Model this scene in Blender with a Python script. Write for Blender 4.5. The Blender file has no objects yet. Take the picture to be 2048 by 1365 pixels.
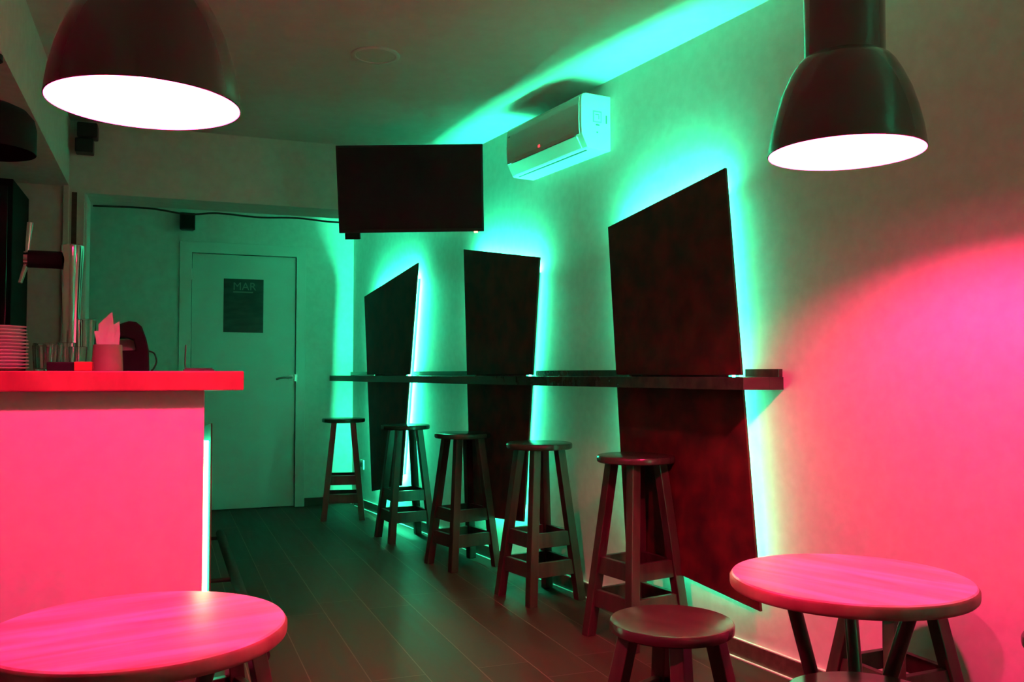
import bpy, bmesh, random
from math import *
from mathutils import Vector, Matrix

SC = bpy.context.scene
COL = SC.collection
random.seed(4)

# ------------------------------------------------------------------ camera
FPX = 1800.0
YAW = radians(21.1)
PIT = atan(66.5 / FPX)
cd = bpy.data.cameras.new('camera')
cam = bpy.data.objects.new('camera', cd)
COL.objects.link(cam)
cam.location = (0, 0, 1.12)
cam.rotation_euler = (radians(90) + PIT, 0, -YAW)
cd.sensor_width = 36.0
cd.lens = FPX / 2048 * 36.0
cd.clip_start = 0.02
SC.camera = cam

# ------------------------------------------------------------------ world and exposure
wd = bpy.data.worlds.new('world')
SC.world = wd
wd.use_nodes = True
wd.node_tree.nodes['Background'].inputs[0].default_value = (0, 0, 0, 1)
wd.node_tree.nodes['Background'].inputs[1].default_value = 0.0
vs = SC.view_settings
vs.view_transform = 'Standard'
vs.look = 'None'
vs.gamma = 1.0
vs.exposure = 0.0
vs.use_curve_mapping = False

GREEN = (0.030, 1.0, 0.45)      # the LED strips
GREEN_POWER = 220.0            # scaled for every strip in the panel list
PINK = (1.0, 0.020, 0.130)      # the bulbs in the pendants
BULB_POWER = 2150.0

# ------------------------------------------------------------------ materials
def mat(name, base=(.8, .8, .8), rough=.5, metal=0., spec=.5, coat=0., trans=0., ior=1.45, emit=None, power=0.):
    m = bpy.data.materials.new(name)
    m.use_nodes = True
    p = m.node_tree.nodes['Principled BSDF']
    p.inputs['Base Color'].default_value = (*base, 1)
    p.inputs['Roughness'].default_value = rough
    p.inputs['Metallic'].default_value = metal
    p.inputs['Specular IOR Level'].default_value = spec
    p.inputs['Coat Weight'].default_value = coat
    p.inputs['Transmission Weight'].default_value = trans
    p.inputs['IOR'].default_value = ior
    if emit:
        p.inputs['Emission Color'].default_value = (*emit, 1)
        p.inputs['Emission Strength'].default_value = power
    return m

def nodes(m):
    return m.node_tree.nodes, m.node_tree.links, m.node_tree.nodes['Principled BSDF']

def noisy(m, c1, c2, scale=(5, 5, 5), detail=4, lo=.35, hi=.65, bump=0., rough=None, distort=0.):
    """two colours mixed by object-space noise, optional bump and roughness range"""
    N, L, p = nodes(m)
    tc = N.new('ShaderNodeTexCoord')
    mp = N.new('ShaderNodeMapping')
    mp.inputs['Scale'].default_value = scale
    nt = N.new('ShaderNodeTexNoise')
    nt.inputs['Scale'].default_value = 1
    nt.inputs['Detail'].default_value = detail
    nt.inputs['Distortion'].default_value = distort
    cr = N.new('ShaderNodeValToRGB')
    cr.color_ramp.elements[0].position = lo
    cr.color_ramp.elements[0].color = (*c1, 1)
    cr.color_ramp.elements[1].position = hi
    cr.color_ramp.elements[1].color = (*c2, 1)
    L.new(tc.outputs['Object'], mp.inputs[0])
    L.new(mp.outputs[0], nt.inputs['Vector'])
    L.new(nt.outputs['Fac'], cr.inputs[0])
    L.new(cr.outputs[0], p.inputs['Base Color'])
    if bump:
        b = N.new('ShaderNodeBump')
        b.inputs['Strength'].default_value = bump
        b.inputs['Distance'].default_value = .004
        L.new(nt.outputs['Fac'], b.inputs['Height'])
        L.new(b.outputs[0], p.inputs['Normal'])
    if rough:
        mr = N.new('ShaderNodeMapRange')
        mr.inputs['To Min'].default_value = rough[0]
        mr.inputs['To Max'].default_value = rough[1]
        L.new(nt.outputs['Fac'], mr.inputs[0])
        L.new(mr.outputs[0], p.inputs['Roughness'])
    return m

M = {}
M['plaster'] = noisy(mat('wall_plaster', rough=.75, spec=.3), (.70, .69, .66), (.76, .75, .72), (22, 22, 22), 6, bump=.25)
M['ceiling'] = noisy(mat('ceiling_paint', rough=.85, spec=.2), (.66, .65, .62), (.70, .69, .66), (15, 15, 15), 5, bump=.1)
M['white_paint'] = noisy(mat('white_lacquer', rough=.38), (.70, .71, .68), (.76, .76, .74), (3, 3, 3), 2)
M['leaf'] = noisy(mat('door_white', rough=.45), (.66, .68, .66), (.70, .71, .69), (2, 2, 6), 3)
M['baseboard'] = noisy(mat('baseboard_tile', rough=.3), (.06, .035, .028), (.10, .06, .045), (6, 30, 30), 4)
M['panel'] = noisy(mat('rusty_brown_board', rough=.62, spec=.25), (.028, .006, .006), (.120, .014, .013), (10, 10, 9), 5, .28, .74, bump=.2, distort=.2)
M['dark_wood'] = noisy(mat('dark_stained_wood', rough=.34, spec=.5), (.030, .015, .012), (.058, .030, .023), (26, 26, 3), 5, rough=(.26, .42))
M['seat_wood'] = noisy(mat('dark_seat_wood', rough=.25, spec=.5), (.034, .020, .017), (.058, .034, .027), (16, 3, 12), 4, rough=(.17, .30))
M['shelf'] = noisy(mat('shelf_wood', rough=.22, spec=.5), (.030, .018, .016), (.050, .030, .025), (30, 3, 20), 4)
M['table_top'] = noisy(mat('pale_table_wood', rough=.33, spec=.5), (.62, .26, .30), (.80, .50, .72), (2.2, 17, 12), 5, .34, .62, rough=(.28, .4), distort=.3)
M['table_edge'] = noisy(mat('table_edge_wood', rough=.5), (.26, .05, .07), (.42, .11, .13), (14, 14, 10), 4)
M['leg_metal'] = mat('dark_round_tube', (.05, .03, .03), .3, .3)
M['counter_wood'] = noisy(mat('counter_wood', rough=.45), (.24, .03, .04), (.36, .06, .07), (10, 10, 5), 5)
M['shade'] = mat('dark_enamel', (.075, .050, .052), .24, 0, .6, coat=.5)
M['liner'] = mat('white_liner', (.85, .85, .85), .7)
M['cord'] = mat('black_cord', (.02, .02, .02), .5)
M['bulb'] = mat('bulb_glow', (.8, .8, .8), .5, emit=PINK, power=BULB_POWER)
M['led'] = mat('led_glow', (.8, .8, .8), .5, emit=GREEN, power=GREEN_POWER)
def led(k):
    n = 'led_glow_%d' % round(k * 100)
    if n not in M: M[n] = mat(n, (.8, .8, .8), .5, emit=GREEN, power=GREEN_POWER * k)
    return M[n]
M['batten'] = mat('pale_batten', (.55, .5, .45), .7)
M['black'] = mat('black_plastic', (.012, .012, .012), .35)
M['black_matte'] = mat('black_matte', (.010, .010, .010), .7, spec=.15)
M['screen'] = mat('tv_screen', (.006, .005, .006), .18, 0, .5)
M['tv_body'] = mat('tv_bezel', (.010, .009, .010), .35)
M['ac_white'] = mat('ac_plastic', (.74, .74, .72), .38)
M['ac_panel'] = mat('ac_panel', (.70, .70, .68), .22)
M['ac_mark'] = mat('ac_mark', (.12, .22, .2), .5)
M['ac_sticker'] = mat('ac_sticker', (.35, .50, .46), .5)
M['slot'] = mat('dark_slot', (.05, .06, .06), .6)
M['red_led'] = mat('red_indicator', (.3, .02, .02), .4, emit=(1, .05, .06), power=2.2)
M['standby'] = mat('standby_light', (.3, .05, .02), .4, emit=(1, .25, .12), power=9)
M['chrome'] = mat('chrome', (.85, .85, .85), .09, 1.)
M['steel'] = mat('brushed_steel', (.55, .55, .55), .3, 1.)
M['dark_steel'] = mat('dark_steel', (.20, .20, .20), .28, 1.)
M['glass'] = mat('clear_glass', (1, 1, 1), .02, trans=1., ior=1.45)
M['china'] = mat('white_china', (.78, .76, .74), .3)
M['paper'] = mat('paper_napkin', (.74, .80, .74), .85)
M['cup'] = noisy(mat('pale_cup', rough=.5), (.24, .19, .15), (.30, .24, .19), (10, 10, 10))
M['red_plastic'] = mat('red_plastic', (.55, .04, .05), .4)
M['poster'] = noisy(mat('poster_print', rough=.5), (.012, .011, .011), (.045, .040, .038), (6, 6, 22), 5, .4, .7)
M['poster_ink'] = mat('poster_ink', (.15, .145, .14), .6)
M['cabinet'] = mat('black_cabinet', (.008, .008, .008), .8, spec=.1)
M['cabinet_glass'] = mat('cabinet_glass', (.006, .006, .006), .12)
M['grey_lens'] = mat('downlight_lens', (.62, .62, .58), .5)
M['bar_white'] = noisy(mat('bar_plaster', rough=.7, spec=.3), (.70, .68, .68), (.75, .73, .73), (18, 18, 18), 5, bump=.12)
M['rail'] = mat('foot_rail', (.018, .012, .010), .7, spec=.2)

def floor_material():
    m = mat('wood_look_tiles', rough=.5, spec=.16)
    N, L, p = nodes(m)
    tc = N.new('ShaderNodeTexCoord')
    sep = N.new('ShaderNodeSeparateXYZ')
    com = N.new('ShaderNodeCombineXYZ')
    ax = N.new('ShaderNodeMath'); ax.operation = 'ADD'; ax.inputs[1].default_value = 10 * 1.2 - 3.29
    ay = N.new('ShaderNodeMath'); ay.operation = 'ADD'; ay.inputs[1].default_value = 20 * .206 - .10
    L.new(tc.outputs['Object'], sep.inputs[0])
    L.new(sep.outputs['Y'], ax.inputs[0]); L.new(sep.outputs['X'], ay.inputs[0])
    L.new(ax.outputs[0], com.inputs[0]); L.new(ay.outputs[0], com.inputs[1])
    br = N.new('ShaderNodeTexBrick')
    br.inputs['Scale'].default_value = 1
    br.inputs['Brick Width'].default_value = 1.2
    br.inputs['Row Height'].default_value = .206
    br.inputs['Mortar Size'].default_value = .0022
    br.inputs['Mortar Smooth'].default_value = .3
    br.offset = .16; br.offset_frequency = 2
    br.inputs['Color1'].default_value = (.046, .018, .015, 1)
    br.inputs['Color2'].default_value = (.064, .025, .021, 1)
    br.inputs['Mortar'].default_value = (.17, .10, .08, 1)
    L.new(com.outputs[0], br.inputs['Vector'])
    mp = N.new('ShaderNodeMapping'); mp.inputs['Scale'].default_value = (28, 2.2, 1)
    nt = N.new('ShaderNodeTexNoise'); nt.inputs['Scale'].default_value = 1; nt.inputs['Detail'].default_value = 6
    L.new(tc.outputs['Object'], mp.inputs[0]); L.new(mp.outputs[0], nt.inputs['Vector'])
    mr = N.new('ShaderNodeMapRange')
    mr.inputs['From Min'].default_value = .3; mr.inputs['From Max'].default_value = .7
    mr.inputs['To Min'].default_value = .65; mr.inputs['To Max'].default_value = 1.2
    L.new(nt.outputs['Fac'], mr.inputs[0])
    mx = N.new('ShaderNodeVectorMath'); mx.operation = 'SCALE'
    L.new(br.outputs['Color'], mx.inputs[0]); L.new(mr.outputs[0], mx.inputs['Scale'])
    L.new(mx.outputs[0], p.inputs['Base Color'])
    r2 = N.new('ShaderNodeMapRange')
    r2.inputs['To Min'].default_value = .38; r2.inputs['To Max'].default_value = .58
    L.new(nt.outputs['Fac'], r2.inputs[0]); L.new(r2.outputs[0], p.inputs['Roughness'])
    b = N.new('ShaderNodeBump'); b.invert = True
    b.inputs['Strength'].default_value = .4; b.inputs['Distance'].default_value = .002
    L.new(br.outputs['Fac'], b.inputs['Height']); L.new(b.outputs[0], p.inputs['Normal'])
    return m
M['floor'] = floor_material()

# ------------------------------------------------------------------ helpers
def bm_new():
    return bmesh.new()

def box(bm, lo, hi):
    vs_ = [bm.verts.new((x, y, z)) for z in (lo[2], hi[2]) for y in (lo[1], hi[1]) for x in (lo[0], hi[0])]
    for f in ((0, 2, 3, 1), (4, 5, 7, 6), (0, 1, 5, 4), (2, 6, 7, 3), (0, 4, 6, 2), (1, 3, 7, 5)):
        bm.faces.new([vs_[i] for i in f])
    return vs_

def loft(bm, rings, cap=True):
    """rings: lists of points with equal count, joined in turn"""
    rv = [[bm.verts.new(p) for p in r] for r in rings]
    n = len(rv[0])
    for a, b in zip(rv, rv[1:]):
        for i in range(n):
            bm.faces.new((a[i], a[(i + 1) % n], b[(i + 1) % n], b[i]))
    if cap:
        bm.faces.new(rv[0][::-1]); bm.faces.new(rv[-1])

def lathe(bm, prof, c=(0, 0, 0), n=48, close=True, wob=None):
    """prof: list of (radius, height)"""
    rings = []
    for r, z in prof:
        rings.append([(c[0] + r * cos(2 * pi * i / n), c[1] + r * sin(2 * pi * i / n), c[2] + z) for i in range(n)])
    loft(bm, rings, cap=close)

def tube(bm, pts, r, n=12, r2=None):
    pts = [Vector(p) for p in pts]
    rings = []
    prev = None
    for i, p in enumerate(pts):
        d = (pts[min(i + 1, len(pts) - 1)] - pts[max(i - 1, 0)]).normalized()
        a = Vector((0, 0, 1)) if abs(d.z) < .9 else Vector((1, 0, 0))
        u = d.cross(a).normalized() if prev is None else (prev - d * prev.dot(d)).normalized()
        prev = u
        v = d.cross(u)
        rr = r if r2 is None else r + (r2 - r) * i / (len(pts) - 1)
        rings.append([p + (u * cos(2 * pi * k / n) + v * sin(2 * pi * k / n)) * rr for k in range(n)])
    loft(bm, rings)

def curve_pts(P, n=10):
    """Catmull-Rom through the points"""
    P = [Vector(p) for p in P]
    Q = [P[0]] + P + [P[-1]]
    out = []
    for i in range(1, len(Q) - 2):
        for k in range(n):
            t = k / n
            a, b, c, d = Q[i - 1], Q[i], Q[i + 1], Q[i + 2]
            out.append(.5 * ((2 * b) + (c - a) * t + (2 * a - 5 * b + 4 * c - d) * t * t + (3 * b - a - 3 * c + d) * t ** 3))
    out.append(P[-1])
    return out

def obj(name, bm, m, parent=None, bevel=0., smooth=False, seg=2):
    """link one mesh object; coordinates are in the space of the world, or of the parent Empty when it is given"""
    bmesh.ops.recalc_face_normals(bm, faces=bm.faces)
    me = bpy.data.meshes.new(name)
    bm.to_mesh(me); bm.free()
    me.materials.append(m)
    o = bpy.data.objects.new(name, me)
    COL.objects.link(o)
    if parent is not None:
        o.parent = parent
    if smooth:
        for p in me.polygons: p.use_smooth = True
        md = o.modifiers.new('edges', 'EDGE_SPLIT'); md.split_angle = radians(38)
    if bevel:
        b = o.modifiers.new('bevel', 'BEVEL'); b.width = bevel; b.segments = seg; b.limit_method = 'ANGLE'
        b.angle_limit = radians(40)
    return o

def thing(name, label, cat, loc=(0, 0, 0), rz=0., group=None):
    o = bpy.data.objects.new(name, None)
    COL.objects.link(o)
    o.location = loc; o.rotation_euler = (0, 0, rz)
    o.empty_display_size = .1
    o['label'] = label; o['category'] = cat
    if group: o['group'] = group
    return o

def tag(o, label, cat, group=None):
    o['label'] = label; o['category'] = cat
    if group: o['group'] = group
    return o

def struct(o):
    o['kind'] = 'structure'
    return o

def dup(root, loc, rz, label, group=None):
    r = root.copy(); COL.objects.link(r)
    r.location = loc; r.rotation_euler = (0, 0, rz); r['label'] = label
    if group: r['group'] = group
    for ch in list(root.children):
        c = ch.copy(); COL.objects.link(c); c.parent = r
        for g in list(ch.children):
            d = g.copy(); COL.objects.link(d); d.parent = c
    return r

# the slanting right wall: s runs along it away from the camera, o is the distance out into the room
ALPHA = atan(.1285)
W0 = Vector((2.53, 0, 0))
WT = Vector((-sin(ALPHA), cos(ALPHA), 0))
WN = Vector((-cos(ALPHA), -sin(ALPHA), 0))
def W(s, o, h):
    return W0 + WT * s + WN * o + Vector((0, 0, h))
def WL(root_s, s, o, h):
    """the same point seen from an Empty standing at W(root_s,0,0) and turned with the wall"""
    return Vector((s - root_s, o, h))
WROT = pi / 2 + ALPHA      # local x = along the wall, local y = out into the room
def wall_thing(name, label, cat, s, group=None):
    return thing(name, label, cat, W(s, 0, 0), WROT, group)

def wallx(y):
    return 2.53 - .1285 * y

def prism(bm, poly, a, b, f):
    """poly of 2D points, extruded between a and b; f(u, v, w) gives the 3D point"""
    loft(bm, [[f(u, v, a) for u, v in poly], [f(u, v, b) for u, v in poly]])

# ------------------------------------------------------------------ the room
CEIL = 2.568
HY0, HY1, HH = 5.65, 5.98, 2.157        # the header over the opening
YB = 7.80                               # the wall with the door
X_LEFT, Y_NEAR = -2.2, -1.6

b = bm_new(); box(b, (X_LEFT - .1, Y_NEAR - .1, -.06), (3.0, YB + .1, 0)); struct(obj('floor', b, M['floor']))
b = bm_new(); box(b, (X_LEFT - .1, Y_NEAR - .1, CEIL), (3.0, YB + .1, CEIL + .06)); struct(obj('ceiling', b, M['ceiling']))
b = bm_new()
prism(b, [(-1.8, 0), (8.0, 0), (8.0, -.12), (-1.8, -.12)], 0, CEIL, lambda s, o, h: W(s, o, h))
struct(obj('wall_right', b, M['plaster']))
b = bm_new(); box(b, (X_LEFT - .1, Y_NEAR, 0), (X_LEFT, YB, CEIL)); struct(obj('wall_left', b, M['plaster']))
b = bm_new(); box(b, (X_LEFT, Y_NEAR - .1, 0), (wallx(Y_NEAR), Y_NEAR, CEIL)); struct(obj('wall_near', b, M['plaster']))

# back wall with the door opening
DX0, DX1, DH = .195, 1.040, 2.120
b = bm_new()
box(b, (X_LEFT, YB, 0), (DX0, YB + .1, CEIL))
box(b, (DX1, YB, 0), (wallx(YB), YB + .1, CEIL))
box(b, (DX0, YB, DH), (DX1, YB + .1, CEIL))
struct(obj('wall_back', b, M['plaster']))

# partition: solid part behind the bar, header across the opening
b = bm_new()
box(b, (X_LEFT, HY0, 0), (-.44, HY1, CEIL))
prism(b, [(-.44, HY0), (wallx(HY0), HY0), (wallx(HY1), HY1), (-.44, HY1)], HH, CEIL, lambda x, y, z: (x, y, z))
struct(obj('wall_partition', b, M['plaster']))
# dropped ceiling over the bar
b = bm_new(); box(b, (X_LEFT, Y_NEAR, 2.19), (-.52, HY0, CEIL)); struct(obj('ceiling_bulkhead', b, M['plaster']))
# casing on the left of the opening
b = bm_new(); box(b, (-.548, HY0 - .022, 0), (-.518, HY0, 2.19)); struct(obj('trim_1', b, M['white_paint'], bevel=.003))
b = bm_new(); box(b, (-.505, HY0 - .006, 0), (-.478, HY0, HH)); struct(obj('trim_2', b, M['baseboard']))
b = bm_new(); box(b, (-.44, HY0 + .04, 0), (-.428, HY1 - .04, HH)); struct(obj('trim_3', b, M['white_paint'], bevel=.003))
# drooping cable under the back edge of the header
pts = curve_pts([(-.42, HY1 + .012, 2.145), (-.1, HY1 + .014, 2.150), (.12, HY1 + .014, 2.128), (.3, HY1 + .014, 2.146),
                 (.55, HY1 + .014, 2.136), (.8, HY1 + .014, 2.146), (1.05, HY1 + .014, 2.134), (1.35, HY1 + .014, 2.148), (1.70, HY1 + .014, 2.146)])
b = bm_new(); tube(b, pts, .006, 8)
tag(obj('cable', b, M['cord'], smooth=True), 'dark cable sagging along the lower back edge of the header beam', 'cable')

# baseboards
b = bm_new()
prism(b, [(-1.5, 0), (7.78, 0), (7.78, .012), (-1.5, .012)], 0, .07, lambda s, o, h: W(s, o, h))
struct(obj('baseboard_right', b, M['baseboard'], bevel=.0015))
b = bm_new(); box(b, (1.120, YB - .012, 0), (wallx(YB) - .014, YB, .07)); struct(obj('baseboard_back', b, M['baseboard']))

# pale strips painting in the right baseboard's lit top edge and floor reflection
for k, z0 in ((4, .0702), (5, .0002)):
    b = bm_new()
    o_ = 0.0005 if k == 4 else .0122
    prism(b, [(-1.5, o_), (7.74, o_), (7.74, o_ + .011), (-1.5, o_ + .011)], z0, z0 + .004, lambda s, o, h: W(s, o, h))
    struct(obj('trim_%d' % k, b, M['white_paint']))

# ------------------------------------------------------------------ door
dr = bpy.data.objects.new('door_1', None); COL.objects.link(dr); dr.location = ((DX0 + DX1) / 2, YB, 0); struct(dr)
dx = dr.location.x
def dl(x, y, z): return (x - dx, y - YB, z)
b = bm_new(); box(b, dl(DX0 + .006, YB + .006, .008), dl(DX1 - .006, YB + .046, DH - .006)); obj('door_leaf', b, M['leaf'], dr, bevel=.002)
b = bm_new()
box(b, dl(.104, YB - .018, 0), dl(DX0 + .002, YB + .002, DH))
box(b, dl(DX1 - .002, YB - .018, 0), dl(1.117, YB + .002, DH))
box(b, dl(.104, YB - .018, DH - .002), dl(1.117, YB + .002, 2.208))
obj('door_frame', b, M['white_paint'], dr, bevel=.003)
b = bm_new()
for hz in (.25, 1.05, 1.94):
    tube(b, [dl(DX0 + .004, YB - .006, hz - .045), dl(DX0 + .004, YB - .006, hz + .045)], .007, 10)
obj('hinge', b, M['steel'], dr, smooth=True)
b = bm_new()
lathe(b, [(.0, -.0), (.026, 0), (.026, .009), (.0, .009)], n=20)
bmesh.ops.rotate(b, verts=b.verts, cent=(0, 0, 0), matrix=Matrix.Rotation(pi / 2, 3, 'X'))
bmesh.ops.translate(b, verts=b.verts, vec=dl(1.000, YB + .006, 1.092))
tube(b, curve_pts([dl(1.0, YB + .006, 1.092), dl(1.0, YB - .030, 1.092), dl(.985, YB - .045, 1.092), dl(.93, YB - .046, 1.092), dl(.872, YB - .043, 1.080)], 6), .009, 10)
obj('door_handle', b, M['dark_steel'], dr, smooth=True)
b = bm_new(); box(b, dl(DX1 - .012, YB - .021, 1.06), dl(DX1 + .012, YB - .016, 1.12)); obj('strike_plate', b, M['steel'], dr)

# poster
po = thing('poster', 'dark printed poster taped to the white door', 'poster', (.6085, YB + .006, 1.468))
b = bm_new()
box(b, (-.160, -.003, 0), (.160, -.0005, .447))
obj('sheet', b, M['poster'], po)
def text_bm(txt, size, loc, extr=.0006, bold=.0):
    cu = bpy.data.curves.new('lettering', 'FONT')
    cu.body = txt; cu.size = size; cu.extrude = extr; cu.align_x = 'LEFT'; cu.offset = bold
    t = bpy.data.objects.new('lettering', cu); COL.objects.link(t)
    dg = bpy.context.evaluated_depsgraph_get(); dg.update()
    me = bpy.data.meshes.new_from_object(t.evaluated_get(dg))
    bm = bmesh.new(); bm.from_mesh(me)
    bpy.data.objects.remove(t); bpy.data.curves.remove(cu); bpy.data.meshes.remove(me)
    bmesh.ops.rotate(bm, verts=bm.verts, cent=(0, 0, 0), matrix=Matrix.Rotation(pi / 2, 3, 'X'))
    bmesh.ops.translate(bm, verts=bm.verts, vec=loc)
    return bm
obj('lettering', text_bm('MAR', .092, (-.088, -.0036, .355)), M['poster_ink'], po)
b = bm_new(); box(b, (-.085, -.0038, .332), (.075, -.003, .343)); obj('printed_line', b, M['poster_ink'], po)

# ------------------------------------------------------------------ wall panels with green strips behind
def inset_poly(P, d):
    n = len(P); out = []
    area = sum(P[i][0] * P[(i + 1) % n][1] - P[(i + 1) % n][0] * P[i][1] for i in range(n))
    sg = 1 if area > 0 else -1
    L = []
    for i in range(n):
        a = Vector(P[i]); c = Vector(P[(i + 1) % n]); e = (c - a).normalized()
        nn = Vector((-e.y, e.x)) * sg
        dd = d[i] if isinstance(d, (list, tuple)) else d
        L.append((a + nn * dd, e))
    for i in range(n):
        (p, r), (q, s_) = L[i - 1], L[i]
        den = r.x * s_.y - r.y * s_.x
        t = ((q.x - p.x) * s_.y - (q.y - p.y) * s_.x) / den
        out.append(p + r * t)
    return out

GAP, BOARD = .055, .012
def clip_poly(P, h, keep_above):
    out = []
    n = len(P)
    for i in range(n):
        a, c = P[i], P[(i + 1) % n]
        ina = (a[1] >= h) == keep_above
        inc = (c[1] >= h) == keep_above
        if ina: out.append(a)
        if ina != inc:
            t = (h - a[1]) / (c[1] - a[1])
            out.append((a[0] + (c[0] - a[0]) * t, h))
    return out

def lit_panel(root, P, f, split=None, inset=.085, boardmat=None, names=('upper_board', 'lower_board'), power=(1, 1, 1, 1)):
    """P: quad in (along, height) of the root's own space, f maps (along, out, height) to that space"""
    bmat = boardmat or M['panel']
    pieces = [P] if split is None else [clip_poly(P, split[1], True), clip_poly(P, split[0], False)]
    nm = ('board',) if split is None else names
    for name, Q in zip(nm, pieces):
        b = bm_new()
        prism(b, [tuple(q) for q in Q], GAP, GAP + BOARD, lambda u, v, w: f(u, w, v))
        obj(name, b, bmat, root, bevel=.0012)
    strip_frame(P, f, inset, root, GAP, (.022, .036), power)

def strip_frame(P, f, inset, root, gap, band, power=(1, 1, 1, 1)):
    """battens behind a board and the green strip stuck to their outer sides"""
    I = inset_poly(P, inset); J = inset_poly(P, [x + .02 for x in inset] if isinstance(inset, list) else inset + .02)
    n = len(P)
    b = bm_new()
    K = inset_poly(P, [x - .003 for x in inset] if isinstance(inset, list) else inset - .003)
    for i in range(n):
        j = (i + 1) % n
        prism(b, [tuple(I[i]), tuple(I[j]), tuple(J[j]), tuple(J[i])], .001, gap - .0005, lambda u, v, w: f(u, w, v))
        e = bm_new()
        prism(e, [tuple(K[i]), tuple(K[j]), tuple(I[j]), tuple(I[i])], *band, lambda u, v, w: f(u, w, v))
        o = obj('light_strip', e, led(power[i]), root)
        o['label'] = 'glowing green light strip behind the board'
    obj('mounting_frame', b, M['batten'], root)

SH0, SH1 = 1.062, 1.109          # the shelf's underside and top
SPLIT = (SH1 - .0005, SH1 + .0075)
G_P = 'dark crooked wall panels glowing green behind'
panels = [
    (1.9, 3.4, 4.0, [.085, .085, .085, .150], 'small crooked dark panel nearest the door, green glow behind', [(7.387, 1.757), (6.245, 1.912), (6.548, .303), (7.179, .190)]),
    (.42, 3.6, .9, .085, 'middle dark backlit wall panel, wider at its top', [(5.484, 1.915), (4.529, 1.755), (4.708, .303), (5.375, .250)]),
    (.42, 4.6, .35, .085, 'largest reddish mottled backlit panel, beside the right round table', [(3.872, 1.824), (3.052, 1.944), (2.880, .229), (3.736, .316)]),
    (.7, 3.0, .2, .085, 'dark backlit wall panel behind the camera, outside the picture', [(.05, 1.80), (-.75, 1.93), (-.62, .26), (.10, .20)]),
]
for k_side, k_top, k_low, ins, lab, P in panels:
    sc = sum(p[0] for p in P) / 4
    r = wall_thing('wall_panel', lab, 'wall panel', sc, G_P)
    lit_panel(r, [(p[0] - sc, p[1]) for p in P], lambda u, o, h: (u, o, h), SPLIT, ins, power=(k_top, k_side, k_low, k_side))

# ------------------------------------------------------------------ narrow shelf along the wall
sh = wall_thing('wall_shelf', 'long narrow dark shelf running across the backlit wall panels', 'shelf', 5.2)
def sl(s_, o_, h_): return WL(5.2, s_, o_, h_)
def s_end(o_): return (YB - .002 + o_ * sin(ALPHA)) / cos(ALPHA)
S0 = 2.814
gaps = [(S0, 2.952), (3.812, 4.598), (5.440, 6.384), (7.312, None)]
b = bm_new()
prism(b, [(S0, .072), (s_end(.072), .072), (s_end(.2), .2), (S0, .2)], SH0, SH1, lambda s_, o_, h_: sl(s_, o_, h_))
obj('shelf_board', b, M['shelf'], sh, bevel=.0012)
for a, c in gaps:
    b = bm_new()
    prism(b, [(a, .001), (c or s_end(0), .001), (c or s_end(.0718), .0718), (a, .0718)], SH0, SH1, lambda s_, o_, h_: sl(s_, o_, h_))
    obj('shelf_back', b, M['shelf'], sh)
    b = bm_new()
    a_ = a + .004 if a == S0 else a - .045
    c0, c1 = (c + .045, c + .045) if c else (s_end(.001) - .004, s_end(.022) - .004)
    prism(b, [(a_, .001), (c0, .001), (c1, .022), (a_, .022)], SH1 + .0002, 1.140, lambda s_, o_, h_: sl(s_, o_, h_))
    obj('back_rail', b, M['shelf'], sh, bevel=.0012)

# ------------------------------------------------------------------ socket
so = wall_thing('wall_socket', 'small white wall socket low beside the panel nearest the door', 'socket', 7.584)
b = bm_new(); box(b, (-.04, .001, .322), (.04, .012, .402)); obj('cover_plate', b, M['white_paint'], so, bevel=.003)
b = bm_new(); lathe(b, [(.021, 0), (.021, .004), (.017, .004), (.015, .001), (0, .001)], n=24)
bmesh.ops.rotate(b, verts=b.verts, cent=(0, 0, 0), matrix=Matrix.Rotation(-pi / 2, 3, 'X'))
bmesh.ops.translate(b, verts=b.verts, vec=(0, .0122, .362))
obj('outlet', b, M['slot'], so)

# ------------------------------------------------------------------ air conditioner
A0, A1 = 3.94, 4.70
ac = wall_thing('air_conditioner', 'white wall mounted air conditioner with a red indicator light', 'air conditioner', A0)
AW = A1 - A0
prof = [(0.001, 2.483), (.145, 2.483), (.160, 2.479), (.170, 2.468), (.173, 2.44), (.173, 2.34), (.170, 2.285), (.1565, 2.258), (.146, 2.238), (.1375, 2.222), (.130, 2.215), (.001, 2.213)]
b = bm_new()
loft(b, [[(x, o_, h_) for o_, h_ in prof] for x in (0, AW)])
obj('body', b, M['ac_white'], ac, bevel=.003, seg=3)
fr = [(.1705, 2.466), (.176, 2.462), (.1795, 2.43), (.1805, 2.36), (.178, 2.300), (.1745, 2.281), (.1705, 2.281)]
b = bm_new(); loft(b, [[(x, o_, h_) for o_, h_ in fr] for x in (.012, AW - .012)])
obj('front_panel', b, M['ac_panel'], ac, bevel=.0015)
fl = [(.1600, 2.276), (.1735, 2.276), (.1420, 2.222), (.1330, 2.222)]
b = bm_new(); loft(b, [[(x, o_, h_) for o_, h_ in fl] for x in (.045, AW - .045)])
obj('air_flap', b, M['ac_panel'], ac)
b = bm_new(); box(b, (.04, .112, 2.2125), (AW - .04, .122, 2.2142)); obj('air_slot', b, M['slot'], ac)
b = bm_new(); box(b, (.385, .1785, 2.300), (.401, .1815, 2.312))
obj('indicator_light', b, M['red_led'], ac)['label'] = 'red indicator light'
b = bm_new(); box(b, (AW - .050, .1795, 2.425), (AW - .028, .1812, 2.432)); obj('badge', b, M['ac_mark'], ac)
def mark(name, o0, o1, h0, h1, m='ac_mark', t=.0012):      # sticker and small marks on the near end
    b = bm_new(); box(b, (-t, o0, h0), (.0005, o1, h1)); obj(name, b, M[m], ac)
mark('sticker', .055, .105, 2.345, 2.401, 'ac_sticker')
mark('sticker_field', .061, .099, 2.351, 2.395, 'ac_white', .0016)
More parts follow.
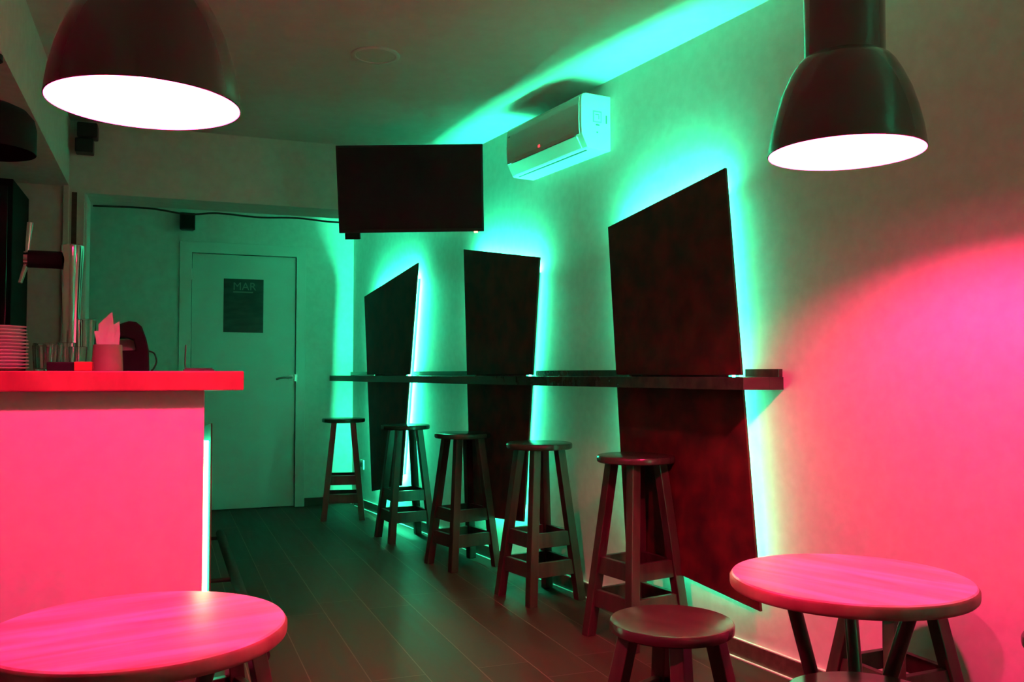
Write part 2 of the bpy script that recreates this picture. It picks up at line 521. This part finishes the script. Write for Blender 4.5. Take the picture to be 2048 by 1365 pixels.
for q in ((.070, .092, 2.382, 2.385), (.070, .073, 2.362, 2.380), (.068, .088, 2.330, 2.336), (.076, .084, 2.293, 2.300), (.024, .030, 2.345, 2.385)):
    mark('end_mark', *q, t=.0018)

# ------------------------------------------------------------------ television
ray_r = Vector((cos(YAW), -sin(YAW), 0))
tvc = Vector((1.261, 4.835, 2.150))
tyaw = YAW + radians(-1.0)
u_ = Vector((cos(tyaw), -sin(tyaw), 0))
nh = Vector((-sin(tyaw), -cos(tyaw), 0))
tl, roll = radians(11), radians(-.9)
v_ = (Vector((0, 0, 1)) * cos(tl) + nh * sin(tl)).normalized()
w_ = u_.cross(v_).normalized()          # faces the camera side
tv = thing('television', 'large black wall television tilted down, red standby light', 'television', tvc)
tv.rotation_euler = (Matrix((u_, v_, w_)).transposed() @ Matrix.Rotation(-roll, 3, 'Z')).to_euler()
TW, TH = .405, .240
b = bm_new(); loft(b, [[(-TW, -TH, 0), (TW, -TH, 0), (TW, TH, 0), (-TW, TH, 0)], [(-TW, -TH, -.03), (TW, -TH, -.03), (TW, TH, -.03), (-TW, TH, -.03)],
                       [(-TW + .06, -TH + .03, -.055), (TW - .06, -TH + .03, -.055), (TW - .06, TH - .08, -.055), (-TW + .06, TH - .08, -.055)]])
obj('casing', b, M['tv_body'], tv, bevel=.003)
b = bm_new(); box(b, (-TW + .012, -TH + .018, .0003), (TW - .012, TH - .012, .0022)); obj('screen', b, M['screen'], tv)
b = bm_new(); box(b, (-TW + .030, -TH - .036, -.045), (-TW + .112, -TH - .0005, -.010)); obj('receiver_box', b, M['black_matte'], tv, bevel=.002)
b = bm_new(); box(b, (TW - .056, -TH - .007, -.012), (TW - .036, -TH + .001, .003)); obj('standby_light', b, M['standby'], tv)['label'] = 'glowing red standby light'
b = bm_new()
back = Matrix((u_, v_, w_)) @ (W(5.62, .002, 2.17) - tvc)
box(b, (-.10, -.10, -.070), (.10, .10, -.0545))
tube(b, [(0, 0, -.062), (.12, .0, -.20), tuple(back)], .020, 10)
obj('mounting_arm', b, M['black_matte'], tv)

# ------------------------------------------------------------------ loudspeakers
def speaker(name, lab, loc, w, d, h, rz, tilt=0., bracket=None):
    r = thing(name, lab, 'speaker', loc, rz, 'small black wall loudspeakers')
    b = bm_new()
    loft(b, [[(-w / 2, -d, 0), (w / 2, -d, 0), (w * .38, -.02, 0), (-w * .38, -.02, 0)], [(-w / 2, -d, h), (w / 2, -d, h), (w * .38, -.02, h), (-w * .38, -.02, h)]])
    bmesh.ops.rotate(b, verts=b.verts, cent=(0, -d / 2, h / 2), matrix=Matrix.Rotation(tilt, 3, 'X'))
    obj('cabinet', b, M['black'], r, bevel=.006)
    b = bm_new(); box(b, (-w / 2 + .01, -d - .004, .012), (w / 2 - .01, -d - .0005, h - .012))
    bmesh.ops.rotate(b, verts=b.verts, cent=(0, -d / 2, h / 2), matrix=Matrix.Rotation(tilt, 3, 'X'))
    obj('grille', b, M['black_matte'], r)
    b = bm_new(); tube(b, [(0, -.001, h * .5), (0, -.05, h * .5)], .012, 8); obj('bracket', b, M['black_matte'], r)
    return r
speaker('loudspeaker', 'small black loudspeaker above the white door', (.158, YB, 2.290), .12, .10, .14, 0)
sp = thing('loudspeaker', 'black two part loudspeaker on the header left of the opening', 'speaker', (-.43, HY0, 2.37), 0, 'small black wall loudspeakers')
b = bm_new(); box(b, (-.045, -.14, .080), (.060, -.03, .162)); obj('cabinet', b, M['black'], sp, bevel=.008)
b = bm_new(); box(b, (-.056, -.11, .0), (.038, -.012, .079)); obj('lower_cabinet', b, M['black'], sp, bevel=.006)
b = bm_new(); box(b, (-.02, -.0125, .03), (.02, -.0005, .11)); obj('bracket', b, M['black_matte'], sp)

# ------------------------------------------------------------------ round ceiling light, off
dlg = thing('ceiling_light', 'round flush ceiling light switched off, above the aisle', 'ceiling light', (.875, 3.985, CEIL))
b = bm_new(); lathe(b, [(.110, 0), (.110, -.004), (.104, -.007), (.092, -.006), (.090, 0)], n=56); obj('ring', b, M['white_paint'], dlg, smooth=True)
b = bm_new(); lathe(b, [(.0895, -.0005), (.0895, -.003), (.0, -.003)], n=48, close=False); obj('lens', b, M['grey_lens'], dlg, smooth=True)

# ------------------------------------------------------------------ stools
def make_stool(name, lab, cat, H_, at, ab, rails, group, R=.1665):
    r = thing(name, lab, cat, group=group)
    T = .030
    b = bm_new()
    lathe(b, [(0, H_ - T), (R - .006, H_ - T), (R - .001, H_ - T + .004), (R, H_ - T + .010), (R, H_ - .008), (R - .003, H_ - .002), (R - .008, H_), (0, H_)], n=56, close=False)
    obj('seat', b, M['seat_wood'], r, smooth=True)
    def half(z): return ab + (at - ab) * z / (H_ - T)
    lw = .0225
    for sx, sy in ((-1, -1), (1, -1), (1, 1), (-1, 1)):
        b = bm_new()
        rings = []
        for z, a, ww in ((.0, ab, lw), (H_ - T - .0002, at, lw * .96)):
            rings.append([(sx * a + dx_ * ww, sy * a + dy_ * ww, z) for dx_, dy_ in ((-1, -1), (1, -1), (1, 1), (-1, 1))])
        loft(b, rings)
        obj('leg', b, M['dark_wood'], r, bevel=.003)
    for z0, z1 in rails:
        for k in range(4):
            a0, a1 = half(z0), half(z1)
            e0, e1 = a0 - lw + .001, a1 - lw + .001
            t_ = .011
            b = bm_new()
            loft(b, [[(-e0, -a0 - t_, z0), (e0, -a0 - t_, z0), (e0, -a0 + t_, z0), (-e0, -a0 + t_, z0)],
                     [(-e1, -a1 - t_, z1), (e1, -a1 - t_, z1), (e1, -a1 + t_, z1), (-e1, -a1 + t_, z1)]])
            bmesh.ops.rotate(b, verts=b.verts, cent=(0, 0, 0), matrix=Matrix.Rotation(k * pi / 2, 3, 'Z'))
            obj('rail', b, M['dark_wood'], r, bevel=.002)
    return r

GB = 'tall dark bar stools along the shelf'
bar0 = make_stool('bar_stool', 'tall dark bar stool nearest the camera, before the largest panel', 'bar stool', .775, .072, .145, ((.270, .340), (.130, .200)), GB)
bar0.location = (1.885, 3.415, 0); bar0.rotation_euler = (0, 0, radians(11))
for x, y, a, lab in ((1.775, 4.215, 11, 'second tall bar stool from the camera, between largest and middle panels'),
                     (1.650, 5.085, 12, 'middle one of the five tall bar stools, before the middle panel'),
                     (1.545, 6.030, 5, 'fourth tall bar stool from the camera, before the panel nearest the door'),
                     (1.314, 7.073, -10.4, 'farthest tall bar stool, beside the door wall corner')):
    dup(bar0, (x, y, 0), radians(a), lab)
GL = 'low dark round stools'
low0 = make_stool('low_stool', 'low dark round stool in the open foreground aisle, green sheen on its seat', 'stool', .460, .080, .148, ((.205, .265),), GL)
low0.location = (1.281, 2.129, 0); low0.rotation_euler = (0, 0, radians(25))
dup(low0, (2.035, 2.120, 0), radians(2), 'low dark stool behind the right round table, seen between its legs')
dup(low0, (1.350, 1.480, 0), radians(55), 'low dark stool at bottom right, its seat under the table front edge')
dup(low0, (2.152, 1.570, 0), radians(7.3), 'low dark stool cut off by the right edge, beside the red wall')
dup(low0, (.128, 2.575, 0), radians(17), 'low dark stool behind the left round table, mostly hidden')

# ------------------------------------------------------------------ round tables
def make_table(lab, loc, rz, R=.272, H_=.650, T=.032):
    r = thing('round_table', lab, 'table', loc, rz, 'small round tables with pale wood tops')
    b = bm_new()
    lathe(b, [(R - .004, H_ - .004), (R - .007, H_ - .0005), (R - .011, H_), (0, H_)], n=96, close=False)
    obj('table_top', b, M['table_top'], r, smooth=True)
    b = bm_new()
    lathe(b, [(0, H_ - T), (R - .005, H_ - T), (R - .001, H_ - T + .004), (R, H_ - T + .009), (R, H_ - .010), (R - .004, H_ - .0038)], n=96, close=False)
    obj('edge_band', b, M['table_edge'], r, smooth=True)
    for k in range(3):
        a = 2 * pi * k / 3
        b = bm_new()
        tube(b, [(.150 * cos(a), .150 * sin(a), H_ - T - .0005), (-.045 * cos(a + .9), -.045 * sin(a + .9), .018)], .0165, 16)
        obj('leg', b, M['leg_metal'], r, smooth=True)
    b = bm_new(); lathe(b, [(0, H_ - T - .010), (.175, H_ - T - .010), (.175, H_ - T - .0003), (0, H_ - T - .0003)], n=40, close=False)
    obj('top_plate', b, M['leg_metal'], r)
    b = bm_new(); lathe(b, [(0, 0), (.125, 0), (.125, .010), (.118, .017), (0, .0175)], n=48, close=False)
    obj('base_plate', b, M['leg_metal'], r, smooth=True)
    return r
t0 = make_table('round pale wood table at lower left, beside the bar end', (-.040, 1.845, 0), radians(15))
dup(t0, (1.495, 1.690, 0), radians(-70), 'round pale wood table at lower right, by the red lit wall')

# ------------------------------------------------------------------ pendant lamps
GPD = 'dark bell shaped pendant lamps'
def make_pendant(lab, loc, H0=CEIL):
    r = thing('pendant_lamp', lab, 'pendant lamp', loc, 0, GPD)
    out = [(.1900, 0), (.1915, .002), (.1905, .005), (.1890, .02), (.1840, .055), (.1740, .100), (.1590, .150), (.1390, .195), (.1240, .222), (.1130, .236),
           (.1040, .242), (.0995, .246), (.0985, .252), (.0985, .405), (.0960, .414), (.0900, .418), (0, .419)]
    inn = [(.1890, .0), (.1870, .004), (.1860, .02), (.1810, .055), (.1710, .100), (.1560, .150), (.1360, .195), (.1210, .219), (.1000, .232), (0, .234)]
    b = bm_new(); lathe(b, out, n=72, close=False); obj('shade', b, M['shade'], r, smooth=True)
    b = bm_new(); lathe(b, inn, n=72, close=False); obj('shade_liner', b, M['liner'], r, smooth=True)['label'] = 'white inside of the shade'
    top = H0 - loc[2]
    b = bm_new(); lathe(b, [(0, .4192), (.022, .4192), (.022, .445), (.010, .458), (0, .458)], n=24, close=False); obj('cord_grip', b, M['cord'], r, smooth=True)
    b = bm_new(); tube(b, [(0, 0, .457), (0, 0, top - .028)], .0035, 8); obj('cord', b, M['cord'], r, smooth=True)
    b = bm_new(); lathe(b, [(0, top - .0005), (.055, top - .0005), (.055, top - .022), (.048, top - .030), (0, top - .030)], n=32, close=False); obj('canopy', b, M['cord'], r, smooth=True)
    b = bm_new(); lathe(b, [(0, .233), (.021, .233), (.021, .160), (0, .160)], n=20, close=False); obj('bulb_socket', b, M['liner'], r, smooth=True)
    b = bm_new(); bmesh.ops.create_icosphere(b, subdivisions=2, radius=.045)
    bmesh.ops.translate(b, verts=b.verts, vec=(0, 0, .100)); obj('bulb', b, M['bulb'], r, smooth=True)['label'] = 'glowing pink red bulb'
    return r
p0 = make_pendant('lit bell shaped pendant lamp at upper left, over the left table', (-.045, 2.005, 1.680))
dup(p0, (1.607, 1.810, 1.680), 0, 'lit bell shaped pendant lamp at upper right, over the right table')

# ------------------------------------------------------------------ the bar
bar = thing('bar_counter', 'white bar counter with a thick red lit wooden top', 'bar counter', (-.22, 4.2, 0))
def bl(x, y, z): return (x + .22, y - 4.2, z)
BX0, BX1, BY0, BY1 = -.62, .118, 2.975, 5.60
b = bm_new(); box(b, bl(BX0, BY0, 0), bl(BX1, BY1, 1.0695)); obj('body', b, M['bar_white'], bar, bevel=.003)
b = bm_new(); box(b, bl(BX0 - .06, 2.90, 1.070), bl(.230, BY1 + .03, 1.130)); obj('counter_top', b, M['counter_wood'], bar, bevel=.004)
b = bm_new(); tube(b, [bl(.315, 3.10, .19), bl(.315, 5.55, .19)], .024, 16); fr_ = obj('foot_rail', b, M['rail'], bar, smooth=True)
for y in (3.2, 4.3, 5.4):
    b = bm_new(); tube(b, [bl(BX1 + .002, y, .19), bl(.30, y, .19)], .010, 10); obj('rail_bracket', b, M['rail'], bar, smooth=True)

for P, ins in (([(3.20, .955), (3.95, .90), (4.05, .10), (3.18, .08)], [.06, .08, .06, .012]),
               ([(4.50, .86), (5.25, .97), (5.15, .12), (4.55, .09)], [.08, .08, .08, .08])):
    b = bm_new()
    side = lambda u, o, h: bl(BX1 + o, u, h)
    prism(b, P, .030, .035, lambda u, v, w: side(u, w, v))
    sp_ = obj('side_panel', b, M['panel'], bar, bevel=.0012)
    strip_frame(P, side, ins, sp_, .030, (.004, .024), (.10, .10, .10, .14))
    sp_['label'] = 'dark backlit panel on the aisle side'

# ------------------------------------------------------------------ things on the bar
CT = 1.130
pl0 = None
for k in range(13):
    z = CT + k * .0107
    if pl0 is None:
        b = bm_new()
        lathe(b, [(0, 0), (.046, 0), (.050, .002), (.080, .009), (.082, .0115), (.080, .0125), (.050, .006), (0, .005)], n=48, close=False)
        pl0 = obj('saucer', b, M['china'], smooth=True)
        o = pl0
    else:
        o = pl0.copy(); COL.objects.link(o)
    sc_ = 1 + .10 * (1 - k / 12)
    o.scale = (sc_, sc_, 1)
    o.location = (-.488 + random.uniform(-.0015, .0015), 3.2, z)
    where = ('bottom saucer of the stack on the bar' if k == 0 else 'top saucer of the stack on the bar' if k == 12 else 'white saucer inside the stack on the bar')
    tag(o, where, 'saucer', 'stacked white saucers')

bx = thing('tray', 'low dark and red tray on the bar under the glasses', 'tray', (-.262, 3.13, CT))
b = bm_new(); box(b, (-.075, -.05, 0), (.0, .05, .028)); obj('dark_half', b, M['black_matte'], bx, bevel=.003)
b = bm_new(); box(b, (.0005, -.05, 0), (.052, .05, .029)); obj('red_half', b, M['red_plastic'], bx, bevel=.003)

cu = thing('napkin_cup', 'round pale cup holding white napkins on the bar', 'cup', (-.172, 3.17, CT))
b = bm_new(); lathe(b, [(0, 0), (.046, 0), (.0475, .004), (.043, .084), (.041, .085), (.0395, .082), (.043, .006), (0, .005)], n=48, close=False); obj('holder', b, M['cup'], cu, smooth=True)
def napkin(pts, th=.0015):
    b = bm_new()
    n_ = Vector((0, -1, 0))
    loft(b, [[Vector(p) for p in pts], [Vector(p) - n_ * th for p in pts]])
    return b
for q in ([(-.020, -.012, .02), (.018, -.010, .02), (.020, -.006, .13), (.012, -.002, .192), (-.028, -.006, .150)],
          [(-.018, .002, .02), (.010, .0, .02), (-.006, -.004, .13), (-.040, -.010, .128)],
          [(-.004, .012, .02), (.030, .012, .02), (.036, .004, .12), (.034, .0, .162), (.016, .006, .150)],
          [(-.030, .020, .02), (.020, .022, .02), (.024, .018, .13), (-.022, .020, .142)]):
    obj('napkin', napkin(q), M['paper'], cu)

def tumbler(lab, x, y, r_, h_):
    b = bm_new()
    lathe(b, [(0, 0), (r_ * .82, 0), (r_ * .86, .003), (r_, h_), (r_ - .0018, h_ + .0008), (r_ * .86 - .002, .009), (0, .007)], n=32, close=False)
    o = obj('drinking_glass', b, M['glass'], smooth=True); o.location = (x, y, CT)
    return tag(o, lab, 'glass', 'clear glasses on the bar')
tumbler('clear short glass nearest the white saucer stack', -.372, 3.30, .030, .090)
tumbler('clear short glass second from the saucer stack', -.338, 3.24, .029, .085)
tumbler('clear short glass in front of the beer tap', -.300, 3.26, .030, .092)
tumbler('clear tall glass next to the napkin cup', -.244, 3.30, .030, .172)
tumbler('clear short glass behind the red end of the tray', -.262, 3.215, .028, .078)
tumbler('clear short glass farthest back beside the beer tap', -.392, 3.46, .031, .088)

# beer tap
tp = thing('beer_tap', 'tall chrome beer tap column with a side spout on the bar', 'beer tap', (-.305, 3.46, CT))
b = bm_new(); lathe(b, [(0, 0), (.050, 0), (.050, .006), (.033, .012), (.028, .03), (.027, .060)], n=40, close=False)
lathe(b, [(.027, .060), (.029, .20), (.034, .34), (.0375, .425), (.0375, .436), (.030, .440), (0, .441)], n=40, close=False); obj('column', b, M['chrome'], tp, smooth=True)
b = bm_new(); tube(b, [(-.030, 0, .385), (-.135, 0, .385)], .030, 20); obj('side_arm', b, M['black_matte'], tp, smooth=True)['label'] = 'dark horizontal arm'
b = bm_new(); tube(b, [(-.135, 0, .385), (-.148, 0, .385)], .026, 20); obj('collar', b, M['chrome'], tp, smooth=True)
b = bm_new(); tube(b, curve_pts([(-.139, 0, .37), (-.147, -.01, .34), (-.156, -.02, .30)], 5), .009, 12, .007); obj('spout', b, M['chrome'], tp, smooth=True)
b = bm_new(); tube(b, curve_pts([(-.139, 0, .40), (-.136, -.004, .45), (-.131, -.006, .51)], 5), .006, 12, .010); obj('tap_handle', b, M['chrome'], tp, smooth=True)

# coffee machine
cm = thing('coffee_machine', 'black arched coffee machine on the bar beside the napkins', 'coffee machine', (-.108, 3.52, CT))
b = bm_new()
outer = [(-.052, .0), (.056, .0), (.054, .075), (.044, .120), (.030, .160), (.012, .176), (-.012, .178), (-.040, .168), (-.056, .155), (-.058, .118), (-.020, .120), (.004, .112), (.012, .075), (-.052, .072)]
prism(b, outer, -.07, .07, lambda x, z, y: (x, y, z)); obj('body', b, M['black_matte'], cm, bevel=.005)
b = bm_new(); prism(b, [(-.052, .073), (.011, .076), (.003, .110), (-.020, .118), (-.050, .116)], .02, .05, lambda x, z, y: (x, y, z)); obj('cup_bay', b, M['china'], cm)['label'] = 'pale recess of the machine'
b = bm_new(); tube(b, curve_pts([(.050, .03, .076), (.072, .03, .066), (.080, .03, .036), (.070, .03, .010), (.062, .03, .003)], 6), .003, 8); obj('power_cable', b, M['cord'], cm, smooth=True)

# thin metal stand
b = bm_new()
tube(b, curve_pts([(.068, 3.3, 1.222), (.066, 3.3, 1.18), (.066, 3.3, 1.146), (.072, 3.3, 1.139), (.110, 3.3, 1.139), (.156, 3.3, 1.140)], 4), .0025, 8)
box(b, (.060, 3.27, CT), (.160, 3.33, 1.137))
o = tag(obj('menu_stand', b, M['dark_steel']), 'thin L shaped metal menu stand near the bar corner', 'stand')

# tall black cabinet and an unlit dark lamp behind the bar
cb = thing('tall_cabinet', 'tall black cabinet against the wall behind the bar', 'cabinet', (-1.06, 5.36, 0))
b = bm_new(); box(b, (-.36, -.28, 0), (.34, .28, 2.10)); obj('body', b, M['cabinet'], cb, bevel=.004)
for x0, x1 in ((-.34, -.015), (-.005, .32)):
    b = bm_new(); box(b, (x0, -.30, .10), (x1, -.2805, 2.06)); d_ = obj('door', b, M['cabinet_glass'], cb, bevel=.002)
    b = bm_new(); hx = x1 - .03 if x0 < -.1 else x0 + .03
    tube(b, [(hx, -.322, .95), (hx, -.322, 1.25)], .007, 8); obj('door_pull', b, M['steel'], d_, smooth=True)
dk = thing('pendant_lamp', 'unlit black drum shaped lamp hanging over the bar at far left', 'pendant lamp', (-.565, 3.4, 1.862))
b = bm_new(); lathe(b, [(.150, 0), (.150, .085), (.143, .115), (.120, .142), (.080, .160), (.0, .168)], n=48, close=False)
lathe(b, [(.148, 0.), (.147, .085), (.138, .112), (.115, .137), (.0, .160)], n=48, close=False); obj('shade', b, M['black_matte'], dk, smooth=True)
b = bm_new(); tube(b, [(0, 0, .167), (0, 0, 2.19 - 1.862 - .0195)], .004, 8); obj('cord', b, M['cord'], dk, smooth=True)
b = bm_new(); lathe(b, [(0, .3275), (.045, .3275), (.045, .308), (0, .308)], n=24, close=False); obj('canopy', b, M['cord'], dk, smooth=True)
